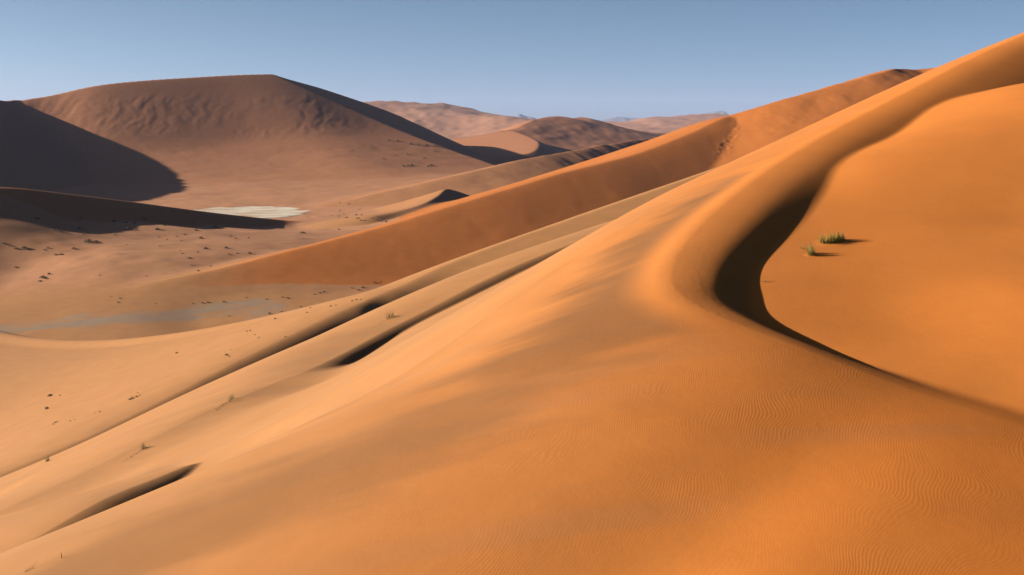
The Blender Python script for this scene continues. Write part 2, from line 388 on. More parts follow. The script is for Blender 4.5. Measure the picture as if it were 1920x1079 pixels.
def far_set(x, y):
    fl = floor_z(x, y) + 0.25 * fbm(x / 45, y / 45, 3, 3) + drifts(x, y) * (1 - .9 * pan_mask(x, y))
    names = []
    Z = fl; comp = np.full(x.shape, 3)
    def add(z, k, c):
        nonlocal Z, comp
        comp = np.where(z > Z, c, comp); Z = smax(Z, z, k)
    add(R3(x, y), 2.0, 0)
    add(LOW(x, y), 2.0, 4)
    add(BARCHAN(x, y), 0.6, 5)
    add(ridge_z(x, y), 3.0, 6)
    add(mid_z(x, y), 3.0, 2)
    big = smin(BIG_A(x, y), BIG_B(x, y), 1.5)
    arm = ARM(x, y)
    # slumps and avalanche runs down the slip face, low drifts on the apron
    face = sstep(-26, -10, big) * sstep(34, 14, big)
    big = big + face * (.42 * np.abs(fbm((x + 9 * fbm(x / 40, y / 40, 2, 37)) / 19, (y + 12 * fbm(x / 33, y / 50, 2, 38)) / 48, 5, 31, .6)) + .12 * fbm(x / 5, y / 22, 3, 35)) * sstep(-.9, .6, fbm(x / 120, y / 120, 2, 39))
    big = big + sstep(-14, -30, big) * (.40 * fbm(x / 50, y / 26, 4, 41) + .12 * fbm(x / 14, y / 10, 2, 45))
    big = smax(big, arm, 6.0)
    add(big, 8.0, 7)
    add(STAR(x, y) + 1.5 * fbm(x / 80, y / 110, 4, 91) + .5 * fbm(x / 24, y / 34, 2, 95), 6.0, 8); add(CRES(x, y), 2.0, 9)
    add(PLATEAU(x, y) + 7 * fbm(x / 160, y / 200, 4, 101), 20.0, 10); add(PLAIN(x, y) + 7 * fbm(x / 220, y / 260, 4, 105), 15.0, 11)
    return Z, comp
Y_SPLIT = 420.0
# ---------------------------------------------------------------- terrain meshes
Q = 1.0
NY1, NY2, NY3 = int(1060 * Q), int(560 * Q), int(200 * Q)
cols_t = np.concatenate([np.linspace(-1.3, -.5, int(70 * Q), endpoint=False), np.linspace(-.5, .5, int(640 * Q)), np.linspace(.5, 1.0, int(50 * Q))[1:]])
Y1 = np.exp(np.linspace(math.log(8), math.log(Y_SPLIT), NY1)); Y2 = np.concatenate([np.exp(np.linspace(math.log(Y_SPLIT), math.log(2200), NY2))[1:], np.exp(np.linspace(math.log(2200), math.log(22000), NY3))[1:]])
rows_y = np.concatenate([Y1, Y2]); NX = len(cols_t); NY = len(rows_y)
GX = (rows_y[:, None] * cols_t[None]).astype(np.float32); GY = np.repeat(rows_y[:, None], NX, 1).astype(np.float32)
na = len(Y1)
za, ca = near_set(GX[:na].ravel(), GY[:na].ravel()); zb, cb = far_set(GX[na:].ravel(), GY[na:].ravel())
GZ = np.concatenate([za, zb]).reshape(NY, NX).astype(float); GC = np.concatenate([ca, cb]).reshape(NY, NX)
# footprints along the rim of the bowl
def footprints(t0, t1, off, seed):
    rnd = random.Random(seed); i0, i1 = np.interp([t0, t1], MAIN.t, MAIN.idx); side = 1; i = i0
    while i < i1:
        k = int(i); tx, ty = MAIN.xy[k + 1] - MAIN.xy[k]; n = math.hypot(tx, ty); nx, ny = ty / n, -tx / n
        o = off + .13 * side + rnd.uniform(-.05, .05); x, y = MAIN.xy[k, 0] + nx * o, MAIN.xy[k, 1] + ny * o
        r = np.nonzero((rows_y > y - 1) & (rows_y < y + 1))[0]; c = np.nonzero((cols_t > (x - 1) / y) & (cols_t < (x + 1) / y))[0]
        sl = np.ix_(r, c); q = np.hypot(GX[sl] - x, (GY[sl] - y) * .8) / .12
        GZ[sl] += rnd.uniform(.6, 1.1) * (-.0035 * np.exp(-q * q) + .0015 * np.exp(-(q - 1.6) ** 2 * 3))
        side = -side; i += rnd.uniform(.22, .42) / MAIN.step[k]
footprints(4.4, 8.0, .12, 5); footprints(4.2, 7.0, 1.05, 7)
zt = np.gradient(GZ, cols_t, axis=1); zy = np.gradient(GZ, rows_y, axis=0)
P_ = zt / GY; Q_ = zy - cols_t[None] / GY * zt
NRM = np.stack([-P_, -Q_, np.ones_like(P_)], -1); NRM /= np.linalg.norm(NRM, axis=-1, keepdims=True)
VERT = np.stack([GX, GY, GZ], -1).reshape(-1, 3)

lnR = np.log(rows_y)
def ground(u, v):
    """first point of the terrain on the sight line of photo pixel (u, v)"""
    b = (539.5 - v) / F_PX; den = CP + b * SP; a = (u - 960) / F_PX / den; k = (-SP + b * CP) / den
    j = np.interp(a, cols_t, np.arange(NX)); j0 = min(int(j), NX - 2); f = j - j0
    z = GZ[:, j0] * (1 - f) + GZ[:, j0 + 1] * f
    h = np.nonzero(z > k * rows_y)[0][0]
    e0 = z[h - 1] - k * rows_y[h - 1]; e1 = z[h] - k * rows_y[h]; w = -e0 / (e1 - e0)
    Y = rows_y[h - 1] * (1 - w) + rows_y[h] * w
    return Vector((a * Y, Y, z[h - 1] * (1 - w) + z[h] * w))
def ground_z(x, y):
    i = np.interp(math.log(y), lnR, np.arange(NY)); j = np.interp(x / y, cols_t, np.arange(NX))
    i0, j0 = min(int(i), NY - 2), min(int(j), NX - 2); fi, fj = i - i0, j - j0
    return float((GZ[i0, j0] * (1 - fj) + GZ[i0, j0 + 1] * fj) * (1 - fi) + (GZ[i0 + 1, j0] * (1 - fj) + GZ[i0 + 1, j0 + 1] * fj) * fi)

# colour of the sand by place
def lerp(a, b, t): return np.asarray(a) * (1 - t)[..., None] + np.asarray(b) * t[..., None]
PALE = (.246, .115, .044); RED = (.338, .110, .0205); DEEP = (.345, .104, .0155); PINK = (0.2437, 0.1023, 0.0487); BRICK = (.282, .090, .018)
redness = sstep(-16, 10, GX - 0.30 * (GY - 30)) * sstep(140, 90, GY)
ALB = lerp(PALE, RED, redness)
ALB = lerp(ALB.reshape(-1, 3), DEEP, (sstep(2, 16, GX - 0.1 * (GY - 30)) * sstep(46, 30, GY) * (GC == 0)).ravel())
ALB = lerp(ALB, PINK, sstep(450, 1300, GY).ravel()); ALB = lerp(ALB, (0.2762, 0.1421, 0.0853), sstep(1500, 4000, GY).ravel())  # the farthest sand is paled, some haze put into its colour
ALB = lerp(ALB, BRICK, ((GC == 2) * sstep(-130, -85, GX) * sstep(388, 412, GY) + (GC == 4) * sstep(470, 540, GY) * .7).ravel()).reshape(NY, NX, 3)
ALB = lerp(ALB.reshape(-1, 3), (.275, .130, .069), (((GC == 3) | ((GC == 4) & (GY < 520))) * sstep(400, 440, GY) * sstep(1200, 900, GY) * .7).ravel()).reshape(NY, NX, 3)
# grey clay band on the valley floor and the white pan
def seg_dist(pts):
    d = np.full(GX.shape, 1e9)
    P = [ground(*p) for p in pts]
    for (ax, ay, _), (bx, by, _) in zip(P[:-1], P[1:]):
        ex, ey = bx - ax, by - ay; h = np.clip(((GX - ax) * ex + (GY - ay) * ey) / (ex * ex + ey * ey), 0, 1)
        d = np.minimum(d, np.hypot(GX - ax - h * ex, GY - ay - h * ey))
    return d
band = seg_dist([(-60, 630), (0, 622), (100, 612), (200, 603), (300, 594), (400, 584), (500, 576), (620, 567)])
band = sstep(13, 3, band + 8 * fbm(GX / 18, GY / 18, 3, 11)) * sstep(-.95, .15, fbm((GX + .5 * GY) / 26, (GY - .5 * GX) / 4, 3, 15)) * sstep(450, 420, GY) * sstep(240, 270, GY)
pan = pan_mask(GX, GY) * (GC == 3)
ALB = lerp(ALB.reshape(-1, 3), (.180, .126, .088), (band * .9).ravel())
ALB = lerp(ALB, (.40, .365, .305), (pan * np.clip(.86 + .3 * fbm(GX / 14, GY / 9, 4, 141) - .5 * sstep(.15, .5, fbm(GX / 22, GY / 8, 4, 145)), .25, 1)).ravel()).reshape(NY, NX, 3)
# wind streaks: darker coarse grains drawn out along the wind, on the windward flank
def streak(sx, sy, seed, lo, hi): return sstep(lo, hi, fbm((GX + .12 * GY) / sx, (GY - .12 * GX) / sy, 3, seed, .42))
lee = np.zeros(GX.shape); lee[:na] = sstep(-2.3, -.6, NEAR['side'].reshape(na, NX))      # 0 on the windward flank, 1 from the crest strip on
flank = (GC == 0) * sstep(240, 120, GY) * (1 - lee)
st = .50 * streak(16, 1.5, 121, -.1, .7) + .35 * streak(34, 3.6, 125, -.2, .6)
ALB = lerp(ALB.reshape(-1, 3), (0.1746, 0.0975, 0.0552), (flank * np.clip(st * .32, 0, .75)).ravel()).reshape(NY, NX, 3)
# coarse brown grains, darkened further to paint in the weaker light of a flatter slope, from the crest down the middle of the flank
drift_shade = seg_dist([(1400, 335), (1310, 400), (1225, 490), (1165, 590), (1080, 655), (930, 745), (670, 875), (450, 950), (200, 1045)])
drift_shade = sstep(4.3, .8, drift_shade + 1.3 * fbm((GX + .12 * GY) / 6, (GY - .12 * GX) / 1.6, 4, 131)) * (GC == 0)
ALB = lerp(ALB.reshape(-1, 3), (.122, .056, .022), (drift_shade * (1 - lee) * (.50 + .32 * sstep(34, 46, GY))).ravel()).reshape(NY, NX, 3)
RIP = (sstep(75, 30, GY) * (GC == 0)).astype(np.float32)

def sand_material(name, tint_attr=True):
    m = bpy.data.materials.new(name); m.use_nodes = True
    N, L = m.node_tree.nodes, m.node_tree.links
    b = N["Principled BSDF"]; b.inputs["Roughness"].default_value = 0.95; b.inputs["Specular IOR Level"].default_value = 0.1
    at_ = N.new("ShaderNodeAttribute"); at_.attribute_name = "sand_colour"
    geo = N.new("ShaderNodeNewGeometry")
    n1 = N.new("ShaderNodeTexNoise"); n1.inputs["Scale"].default_value = 0.25; n1.inputs["Detail"].default_value = 8; n1.inputs["Roughness"].default_value = .65
    L.new(geo.outputs["Position"], n1.inputs["Vector"])
    mr = N.new("ShaderNodeMapRange"); mr.inputs[1].default_value = .3; mr.inputs[2].default_value = .7; mr.inputs[3].default_value = .92; mr.inputs[4].default_value = 1.08
    L.new(n1.outputs[0], mr.inputs[0])
    mx = N.new("ShaderNodeVectorMath"); mx.operation = 'SCALE'
    L.new(at_.outputs["Color"], mx.inputs[0]); L.new(mr.outputs[0], mx.inputs["Scale"])
    L.new(mx.outputs[0], b.inputs["Base Color"])
    # wind ripples: a warped wave, fading in and out in patches
    ra = N.new("ShaderNodeAttribute"); ra.attribute_name = "ripple"
    wv = N.new("ShaderNodeTexNoise"); wv.inputs["Scale"].default_value = 0.16; wv.inputs["Detail"].default_value = 2
    L.new(geo.outputs["Position"], wv.inputs["Vector"])
    sc = N.new("ShaderNodeVectorMath"); sc.operation = 'MULTIPLY_ADD'; sc.inputs[1].default_value = (4.5, 4.5, 0)
    L.new(wv.outputs["Color"], sc.inputs[0]); L.new(geo.outputs["Position"], sc.inputs[2])
    mp = N.new("ShaderNodeMapping"); mp.inputs["Rotation"].default_value = (0, 0, math.radians(28)); mp.inputs["Scale"].default_value = (1, 1, 0.2)
    L.new(sc.outputs[0], mp.inputs[0])
    w = N.new("ShaderNodeTexWave"); w.inputs["Scale"].default_value = 3.8; w.inputs["Distortion"].default_value = 2.6; w.inputs["Detail"].default_value = 3
    w.inputs["Detail Scale"].default_value = 1.6; w.inputs["Detail Roughness"].default_value = .55
    L.new(mp.outputs[0], w.inputs["Vector"])
    pn = N.new("ShaderNodeTexNoise"); pn.inputs["Scale"].default_value = 0.35; pn.inputs["Detail"].default_value = 4
    L.new(geo.outputs["Position"], pn.inputs["Vector"])
    pr = N.new("ShaderNodeMapRange"); pr.inputs[1].default_value = .42; pr.inputs[2].default_value = .68; pr.inputs[3].default_value = .30; pr.inputs[4].default_value = 1.0
    L.new(pn.outputs[0], pr.inputs[0])
    m1 = N.new("ShaderNodeMath"); m1.operation = 'MULTIPLY'; L.new(w.outputs["Fac"], m1.inputs[0]); L.new(ra.outputs["Fac"], m1.inputs[1])
    mm = N.new("ShaderNodeMath"); mm.operation = 'MULTIPLY'; L.new(m1.outputs[0], mm.inputs[0]); L.new(pr.outputs[0], mm.inputs[1])
    bp = N.new("ShaderNodeBump"); bp.inputs["Strength"].default_value = 0.24; bp.inputs["Distance"].default_value = 0.008
    L.new(mm.outputs[0], bp.inputs["Height"])
    gn = N.new("ShaderNodeTexNoise"); gn.inputs["Scale"].default_value = 1.4; gn.inputs["Detail"].default_value = 6; gn.inputs["Roughness"].default_value = .7
    L.new(geo.outputs["Position"], gn.inputs["Vector"])
    b2 = N.new("ShaderNodeBump"); b2.inputs["Strength"].default_value = 0.35; b2.inputs["Distance"].default_value = 0.03
    L.new(gn.outputs[0], b2.inputs["Height"]); L.new(bp.outputs[0], b2.inputs["Normal"]); L.new(b2.outputs[0], b.inputs["Normal"])
    return m
SAND = sand_material("wind_blown_sand")

def terrain_object(name, mask, label):
    """the faces of the terrain grid where mask is set, as one mesh"""
    f = mask[:-1, :-1]
    i, j = np.nonzero(f)
    if len(i) == 0: return None
    a = i * NX + j
    quads = np.stack([a, a + 1, a + NX + 1, a + NX], 1)
    used, inv = np.unique(quads.ravel(), return_inverse=True)
    me = bpy.data.meshes.new(name); me.vertices.add(len(used)); me.vertices.foreach_set("co", VERT[used].astype(np.float32).ravel())
    me.loops.add(len(inv)); me.loops.foreach_set("vertex_index", inv.astype(np.int32).ravel())
    me.polygons.add(len(quads)); me.polygons.foreach_set("loop_start", np.arange(0, 4 * len(quads), 4, dtype=np.int32))
    me.polygons.foreach_set("use_smooth", np.ones(len(quads), bool))
    me.update(calc_edges=True)
    c = me.attributes.new("sand_colour", 'FLOAT_COLOR', 'POINT')
    c.data.foreach_set("color", np.concatenate([ALB.reshape(-1, 3)[used], np.ones((len(used), 1))], 1).astype(np.float32).ravel())
    r = me.attributes.new("ripple", 'FLOAT', 'POINT'); r.data.foreach_set("value", RIP.ravel()[used].astype(np.float32))
    me.normals_split_custom_set_from_vertices(NRM.reshape(-1, 3)[used].astype(np.float32))
    me.materials.append(SAND)
    o = bpy.data.objects.new(name, me); col.objects.link(o)
    o["kind"] = "structure"; o["label"] = label
    return o
terrain_object("sand_dune", (GC == 0) | (GC == 1), "long orange foreground dune with a shadowed bowl beside its crest")
terrain_object("valley_floor", GC == 3, "flat sandy valley floor with a grey clay band and a white pan")
terrain_object("sand_dune", GC == 2, "long brown dune running diagonally across the middle")
terrain_object("sand_dune", GC == 4, "low dark dune in shade in front of the white pan")
terrain_object("sand_dune", GC == 5, "small crescent dune with a dark slip face on the valley floor")
terrain_object("sand_dune", GC == 6, "pale lumpy dune ridge behind the long brown dune")
terrain_object("sand_dune", GC == 7, "huge dune with a steep brown slip face and shaded flanks at left")
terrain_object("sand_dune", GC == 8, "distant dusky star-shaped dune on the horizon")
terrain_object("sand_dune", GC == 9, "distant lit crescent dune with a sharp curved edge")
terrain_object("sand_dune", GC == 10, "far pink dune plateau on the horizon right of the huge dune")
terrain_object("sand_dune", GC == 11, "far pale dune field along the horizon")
# ---------------------------------------------------------------- dusty air
def haze_box():
    bm = bmesh.new(); bmesh.ops.create_cube(bm, size=1.0)
    x0, x1, y0, y1, z0, z1 = -30000, 30000, -2000, 24000, -90, 420
    for v in bm.verts:
        v.co = (x0 if v.co.x < 0 else x1, y0 if v.co.y < 0 else y1, z0 if v.co.z < 0 else z1)
    me = bpy.data.meshes.new("haze"); bm.to_mesh(me); bm.free()
    m = bpy.data.materials.new("haze_air"); m.use_nodes = True; N, L = m.node_tree.nodes, m.node_tree.links
    N.remove(N["Principled BSDF"]); v = N.new("ShaderNodeVolumePrincipled")
    v.inputs["Color"].default_value = (.40, .47, .76, 1); v.inputs["Density"].default_value = 3.2e-5; v.inputs["Anisotropy"].default_value = 0.0
    L.new(v.outputs[0], N["Material Output"].inputs["Volume"])
    me.materials.append(m); o = bpy.data.objects.new("haze", me); col.objects.link(o)
    o["kind"] = "stuff"; o["label"] = "thin dusty blue air over the whole desert"; o["category"] = "haze"
haze_box()

# ---------------------------------------------------------------- far mountains
def rock_material():
    m = bpy.data.materials.new("far_rock"); m.use_nodes = True; N, L = m.node_tree.nodes, m.node_tree.links
    b = N["Principled BSDF"]; b.inputs["Roughness"].default_value = .95
    g = N.new("ShaderNodeNewGeometry"); n = N.new("ShaderNodeTexNoise"); n.inputs["Scale"].default_value = .006; n.inputs["Detail"].default_value = 6
    L.new(g.outputs["Position"], n.inputs["Vector"])
    r = N.new("ShaderNodeValToRGB"); r.color_ramp.elements[0].color = (.045, .045, .05, 1); r.color_ramp.elements[1].color = (.075, .070, .07, 1)
    L.new(n.outputs[0], r.inputs[0]); L.new(r.outputs[0], b.inputs["Base Color"]); return m
ROCK = rock_material()
def mountain(u, v_top, width_px, Y, seed, label, depth=1400):
    cx, cy, zt = at(u, v_top, Y); w = width_px / F_PX * Y
    nx, ny = 90, 24; xs = np.linspace(-1, 1, nx); ys = np.linspace(-1, 1, ny)
    X, D = np.meshgrid(xs, ys)
    h = np.clip(1 - np.abs(X) ** 1.5 * (1 + .25 * fbm(X * 3 + seed, D * 0 + seed, 3, seed)) , 0, 1) * np.clip(1 - np.abs(D) ** 1.3, 0, 1)
    h = h * (1 + .16 * fbm(X * 5 + seed, D * 3, 4, seed + 3))
    z = -75 + (zt + 75) * h / h.max()
    vs = np.stack([cx + X * w / 2, cy + D * depth, z], -1).reshape(-1, 3)
    fs = [(j * nx + i, j * nx + i + 1, (j + 1) * nx + i + 1, (j + 1) * nx + i) for j in range(ny - 1) for i in range(nx - 1)]
    me = bpy.data.meshes.new("mountain"); me.from_pydata(vs.tolist(), [], fs); me.polygons.foreach_set("use_smooth", [True] * len(fs)); me.materials.append(ROCK)
    o = bpy.data.objects.new("mountain", me); col.objects.link(o); o["kind"] = "structure"; o["label"] = label
mountain(975, 214, 110, 15500, 3, "faint blue mountain on the horizon left of the star-shaped dune")
mountain(1165, 219, 120, 17500, 7, "faint blue mountain low on the horizon right of the star-shaped dune")
mountain(1230, 221, 70, 18500, 11, "smallest faint blue mountain on the horizon")
mountain(1345, 208, 90, 13500, 15, "faint blue mountain where the diagonal dune meets the sky")

# ---------------------------------------------------------------- plants
def leaf_material(name, c0, c1, transl=.25):
    m = bpy.data.materials.new(name); m.use_nodes = True; N, L = m.node_tree.nodes, m.node_tree.links
    b = N["Principled BSDF"]; b.inputs["Roughness"].default_value = .7; b.inputs["Specular IOR Level"].default_value = .2
    g = N.new("ShaderNodeNewGeometry"); r = N.new("ShaderNodeValToRGB"); r.color_ramp.elements[0].color = (*c0, 1); r.color_ramp.elements[1].color = (*c1, 1)
    L.new(g.outputs["Random Per Island"], r.inputs[0]); L.new(r.outputs[0], b.inputs["Base Color"])
    t = N.new("ShaderNodeBsdfTranslucent"); L.new(r.outputs[0], t.inputs[0]); mx = N.new("ShaderNodeMixShader"); mx.inputs[0].default_value = transl
    L.new(b.outputs[0], mx.inputs[1]); L.new(t.outputs[0], mx.inputs[2]); L.new(mx.outputs[0], N["Material Output"].inputs[0]); return m
GREEN = leaf_material("green_grass", (.165, .130, .022), (.380, .275, .060))
STRAW = leaf_material("dry_grass", (.150, .095, .030), (.300, .200, .075))
SHRUB = leaf_material("shrub_leaf", (.040, .032, .013), (.105, .080, .028), .1)
TWIG = leaf_material("twig_bark", (.070, .040, .020), (.130, .080, .040), 0)

def blades(name, mat, base_pts, n, length, lean, spread, width, seed, parent):
    """n curved tapering grass blades rooted around base_pts"""
    rnd = random.Random(seed); vs, fs = [], []
    for i in range(n):
        bx, by, bz = base_pts[rnd.randrange(len(base_pts))]
        az = rnd.uniform(0, 2 * math.pi); tilt = abs(rnd.gauss(0, spread)); L_ = length * rnd.uniform(.45, 1.0)
        dx, dy = math.cos(az) * math.sin(tilt) + lean[0], math.sin(az) * math.sin(tilt) + lean[1]; dz = max(.25, math.cos(tilt))
        px, py = -math.sin(az), math.cos(az); r0 = rnd.uniform(0, .06); x, y, z = bx + math.cos(az) * r0, by + math.sin(az) * r0, bz - .03
        k = len(vs); w = width * rnd.uniform(.7, 1.3)
        for s in range(4):
            t = s / 3; q = t * L_; droop = .35 * t * t * L_ * math.sin(tilt)
            cx, cy, cz = x + dx * q, y + dy * q, z + dz * q - droop; ww = w * (1 - t) + .0004
            vs += [(cx - px * ww, cy - py * ww, cz), (cx + px * ww, cy + py * ww, cz)]
            if s: fs.append((k + 2 * s - 2, k + 2 * s - 1, k + 2 * s + 1, k + 2 * s))
    me = bpy.data.meshes.new(name); me.from_pydata(vs, [], fs); me.materials.append(mat)
    o = bpy.data.objects.new(name, me); col.objects.link(o); o.parent = parent
    if name == 'runner_clump': o['kind'] = 'stuff'
    return o
def mound(name, r, h, parent, seed):
    """the little heap of sand caught at the foot of a plant"""
    rnd = random.Random(seed); vs = [(0, 0, h)]; fs = []; nr, na = 5, 22
    for i in range(1, nr + 1):
        for j in range(na):
            a = 2 * math.pi * j / na; q = i / nr; rr = r * q * (1 + .12 * rnd.uniform(-1, 1))
            x, y = rr * math.cos(a) * 1.25, rr * math.sin(a)
            gz = ground_z(parent.location.x + x, parent.location.y + y) - parent.location.z
            vs.append((x, y, gz + h * (math.cos(math.pi * q) * .5 + .5) - .012 * q))
    for j in range(na): fs.append((0, 1 + j, 1 + (j + 1) % na))
    for i in range(nr - 1):
        for j in range(na):
            a = 1 + i * na; fs.append((a + j, a + na + j, a + na + (j + 1) % na, a + (j + 1) % na))
    me = bpy.data.meshes.new(name); me.from_pydata(vs, [], fs); me.polygons.foreach_set("use_smooth", [True] * len(fs)); me.materials.append(MOUND)
    o = bpy.data.objects.new(name, me); col.objects.link(o); o.parent = parent; return o
def plain_sand(name, c):
    m = bpy.data.materials.new(name); m.use_nodes = True; N, L = m.node_tree.nodes, m.node_tree.links
    b = N["Principled BSDF"]; b.inputs["Roughness"].default_value = .95; b.inputs["Specular IOR Level"].default_value = .1
    n = N.new("ShaderNodeTexNoise"); n.inputs["Scale"].default_value = 3; r = N.new("ShaderNodeValToRGB")
    r.color_ramp.elements[0].color = tuple(x * .9 for x in c) + (1,); r.color_ramp.elements[1].color = tuple(x * 1.08 for x in c) + (1,)
    g = N.new("ShaderNodeNewGeometry"); L.new(g.outputs["Position"], n.inputs["Vector"]); L.new(n.outputs[0], r.inputs[0]); L.new(r.outputs[0], b.inputs["Base Color"]); return m
MOUND = plain_sand("mound_sand", RED)
def plant(name, u, v, label, cat, group=None):
    o = bpy.data.objects.new(name, None); col.objects.link(o); o.location = ground(u, v); o.empty_display_size = .3
    o["label"] = label; o["category"] = cat
    if group: o["group"] = group
    return o
def local(o, pts):
    """spots given as photo pixels, as offsets on the ground from the plant's base"""
    out = []
    for u, v in pts:
        p = ground(u, v); out.append(tuple(p - o.location))
    return out
g1 = plant("grass_tuft", 1560, 456, "largest green grass tuft in the orange sand bowl, dark shadow to its right", "grass tuft")
b1 = local(g1, [(1540, 456), (1545, 458), (1552, 458), (1558, 457), (1565, 455), (1570, 454), (1575, 454), (1580, 453), (1562, 452), (1572, 451)])
blades("blade_clump", GREEN, b1, 520, .62, (0, 0), .55, .008, 1, g1); blades("dry_blade_clump", STRAW, b1, 150, .74, (0, 0), .48, .006, 2, g1); mound("sand_mound", .85, .05, g1, 3)
g2 = plant("grass_tuft", 1522, 479, "smaller sparse grass tuft with blades leaning left, nearest the bowl's shadow", "grass tuft")
b2 = local(g2, [(1519, 480), (1524, 480), (1526, 477), (1521, 476)])
blades("blade_clump", GREEN, b2, 170, .66, (-.2, 0), .55, .008, 5, g2); blades("dry_blade_clump", STRAW, b2, 80, .74, (-.28, 0), .5, .006, 6, g2); mound("sand_mound", .4, .04, g2, 7)
g3 = plant("grass_tuft", 1505, 466, "tiny dry sprig just left of the sparse grass tuft in the bowl", "grass tuft")
blades("dry_blade_clump", STRAW, local(g3, [(1503, 466), (1508, 468), (1512, 467)]), 26, .34, (-.2, 0), .6, .006, 9, g3)
g4 = plant("grass_tuft", 737, 594, "dry yellow grass tuft on the narrow ridge beside the black hollow", "grass tuft")
blades("dry_blade_clump", STRAW, local(g4, [(737, 594), (734, 595), (730, 597), (726, 599)]), 110, .95, (0, 0), .5, .014, 12, g4)
blades("runner_clump", STRAW, local(g4, [(724, 600), (720, 603), (716, 606), (712, 609)]), 36, .35, (-.2, 0), .8, .012, 13, g4)
g5 = plant("grass_tuft", 436, 750, "brown creeping grass with a long runner on the pale slope left of the middle", "grass tuft")
blades("dry_blade_clump", STRAW, local(g5, [(437, 748), (434, 750), (431, 753)]), 70, .62, (0, 0), .55, .012, 15, g5)
blades("runner_clump", TWIG, local(g5, [(428, 755), (424, 758), (420, 760), (416, 763), (412, 766), (408, 769)]), 70, .30, (-.3, 0), .9, .012, 16, g5)
g6 = plant("grass_tuft", 271, 841, "brown creeping grass with a thin trailing runner, nearest the lower left", "grass tuft")
blades("dry_blade_clump", STRAW, local(g6, [(272, 840), (270, 841), (268, 843)]), 60, .58, (0, 0), .55, .012, 18, g6)
blades("runner_clump", TWIG, local(g6, [(265, 845), (261, 848), (257, 851), (252, 854), (247, 858), (241, 862), (234, 866)]), 80, .20, (-.3, 0), .9, .010, 19, g6)
g7 = plant("grass_tuft", 89, 866, "small grass tuft at the lower end of the dark ridge edge", "grass tuft")
blades("dry_blade_clump", STRAW, local(g7, [(88, 866), (91, 865)]), 60, .7, (0, 0), .7, .02, 21, g7)
g8 = plant("twig", 115, 1047, "short upright twig sticking out of the sand at the bottom left", "twig")
blades("stem", TWIG, [(0, 0, 0)], 3, .42, (-.08, 0), .1, .010, 23, g8)
g9 = plant("twig", 52, 1070, "thin brown stick lying on the sand in the bottom left corner", "twig")
blades("stem", TWIG, local(g9, [(44, 1074), (48, 1072), (54, 1069), (58, 1067)]), 14, .30, (.6, .3), 1.0, .008, 25, g9)
g10 = plant("twig", 1432, 527, "pale dead sprig at the edge of the bowl's shadow", "twig")
blades("stem", STRAW, local(g10, [(1428, 529), (1433, 528), (1437, 528)]), 22, .26, (0, 0), .9, .008, 27, g10)

# shrubs: a low dome of twigs and small leaf faces; four shapes shared by all
def shrub_mesh(seed, flat):
    rnd = random.Random(seed); vs, fs, mi = [], [], []
    for i in range(150):
        a = rnd.uniform(0, 2 * math.pi); q = rnd.random() ** .5; lump = 1 + .35 * math.sin(a * 2 + seed) + .2 * math.sin(a * 5 + seed * 2)
        r = q * .5 * lump; h = flat * math.sqrt(max(0, 1 - q * q)) * rnd.uniform(.25, 1.05)
        c = Vector((r * math.cos(a), r * math.sin(a), h)); n = Vector((rnd.gauss(0, 1), rnd.gauss(0, 1), rnd.gauss(0, .7))).normalized()
        t = n.orthogonal().normalized() * .085 * rnd.uniform(.6, 1.3); b = n.cross(t) * .6; k = len(vs)
        vs += [tuple(c - t), tuple(c + b), tuple(c + t), tuple(c - b)]; fs.append((k, k + 1, k + 2, k + 3)); mi.append(0)
    for i in range(16):
        a = rnd.uniform(0, 2 * math.pi); r = rnd.uniform(.1, .42); h = flat * rnd.uniform(.4, .9); k = len(vs)
        e = Vector((r * math.cos(a), r * math.sin(a), h)); s = Vector((-math.sin(a), math.cos(a), 0)) * .012
        vs += [tuple(-s + Vector((0, 0, -.12))), tuple(s + Vector((0, 0, -.12))), tuple(e)]; fs.append((k, k + 1, k + 2)); mi.append(1)
    me = bpy.data.meshes.new("desert_shrub"); me.from_pydata(vs, [], fs); me.materials.append(SHRUB); me.materials.append(TWIG)
    me.polygons.foreach_set("material_index", mi); return me
SH = [shrub_mesh(s, f) for s, f in ((1, .45), (2, .6), (3, .35), (4, .5))]
rs = random.Random(77)
ONES = ["first", "second", "third", "fourth", "fifth", "sixth", "seventh", "eighth", "ninth", "tenth", "eleventh", "twelfth", "thirteenth", "fourteenth", "fifteenth", "sixteenth", "seventeenth", "eighteenth", "nineteenth", "twentieth"]
def row(items, where, group):
    """shrubs of one row, named by their order from the left"""
    items = sorted(items)
    for i, (u, v, w) in enumerate(items[:20]):
        size = "large" if w >= 10 else "small" if w >= 5 else "tiny"
        shrub(u, v, w, size + " dark shrub, " + ONES[i] + " from the left " + where, group)
def shrub(u, v, wpx, label, group):
    p = ground(u, v); o = bpy.data.objects.new("desert_shrub", SH[rs.randrange(4)]); col.objects.link(o)
    s = .88 * wpx / F_PX * p.y; o.location = p; o.rotation_euler = (0, 0, rs.uniform(0, 6.28)); o.scale = (s, s * rs.uniform(.8, 1.1), s * rs.uniform(.8, 1.15))
    o["label"] = label; o["category"] = "shrub"; o["group"] = group
G1 = "shrubs on the pale plain at left"
for u, v, w, lab in [(94, 743, 11, "dark green shrub, upper of the two near the left edge of the pale plain"), (88, 767, 9, "dark shrub, lower of the two near the left edge of the pale plain"),
                     (331, 663, 6, "lone dark shrub in the middle of the pale plain"), (113, 742, 5, "tiny shrub just right of the upper dark green shrub")]:
    shrub(u, v, w, lab, G1)
row([(425, 667, 8), (430, 669, 5), (433, 656, 3)], "in the tight group right of the lone shrub", G1)
row([(244, 750, 7), (249, 748, 7), (256, 745, 6), (262, 742, 4), (258, 737, 3), (247, 745, 3)], "in the short row low on the pale plain", G1)
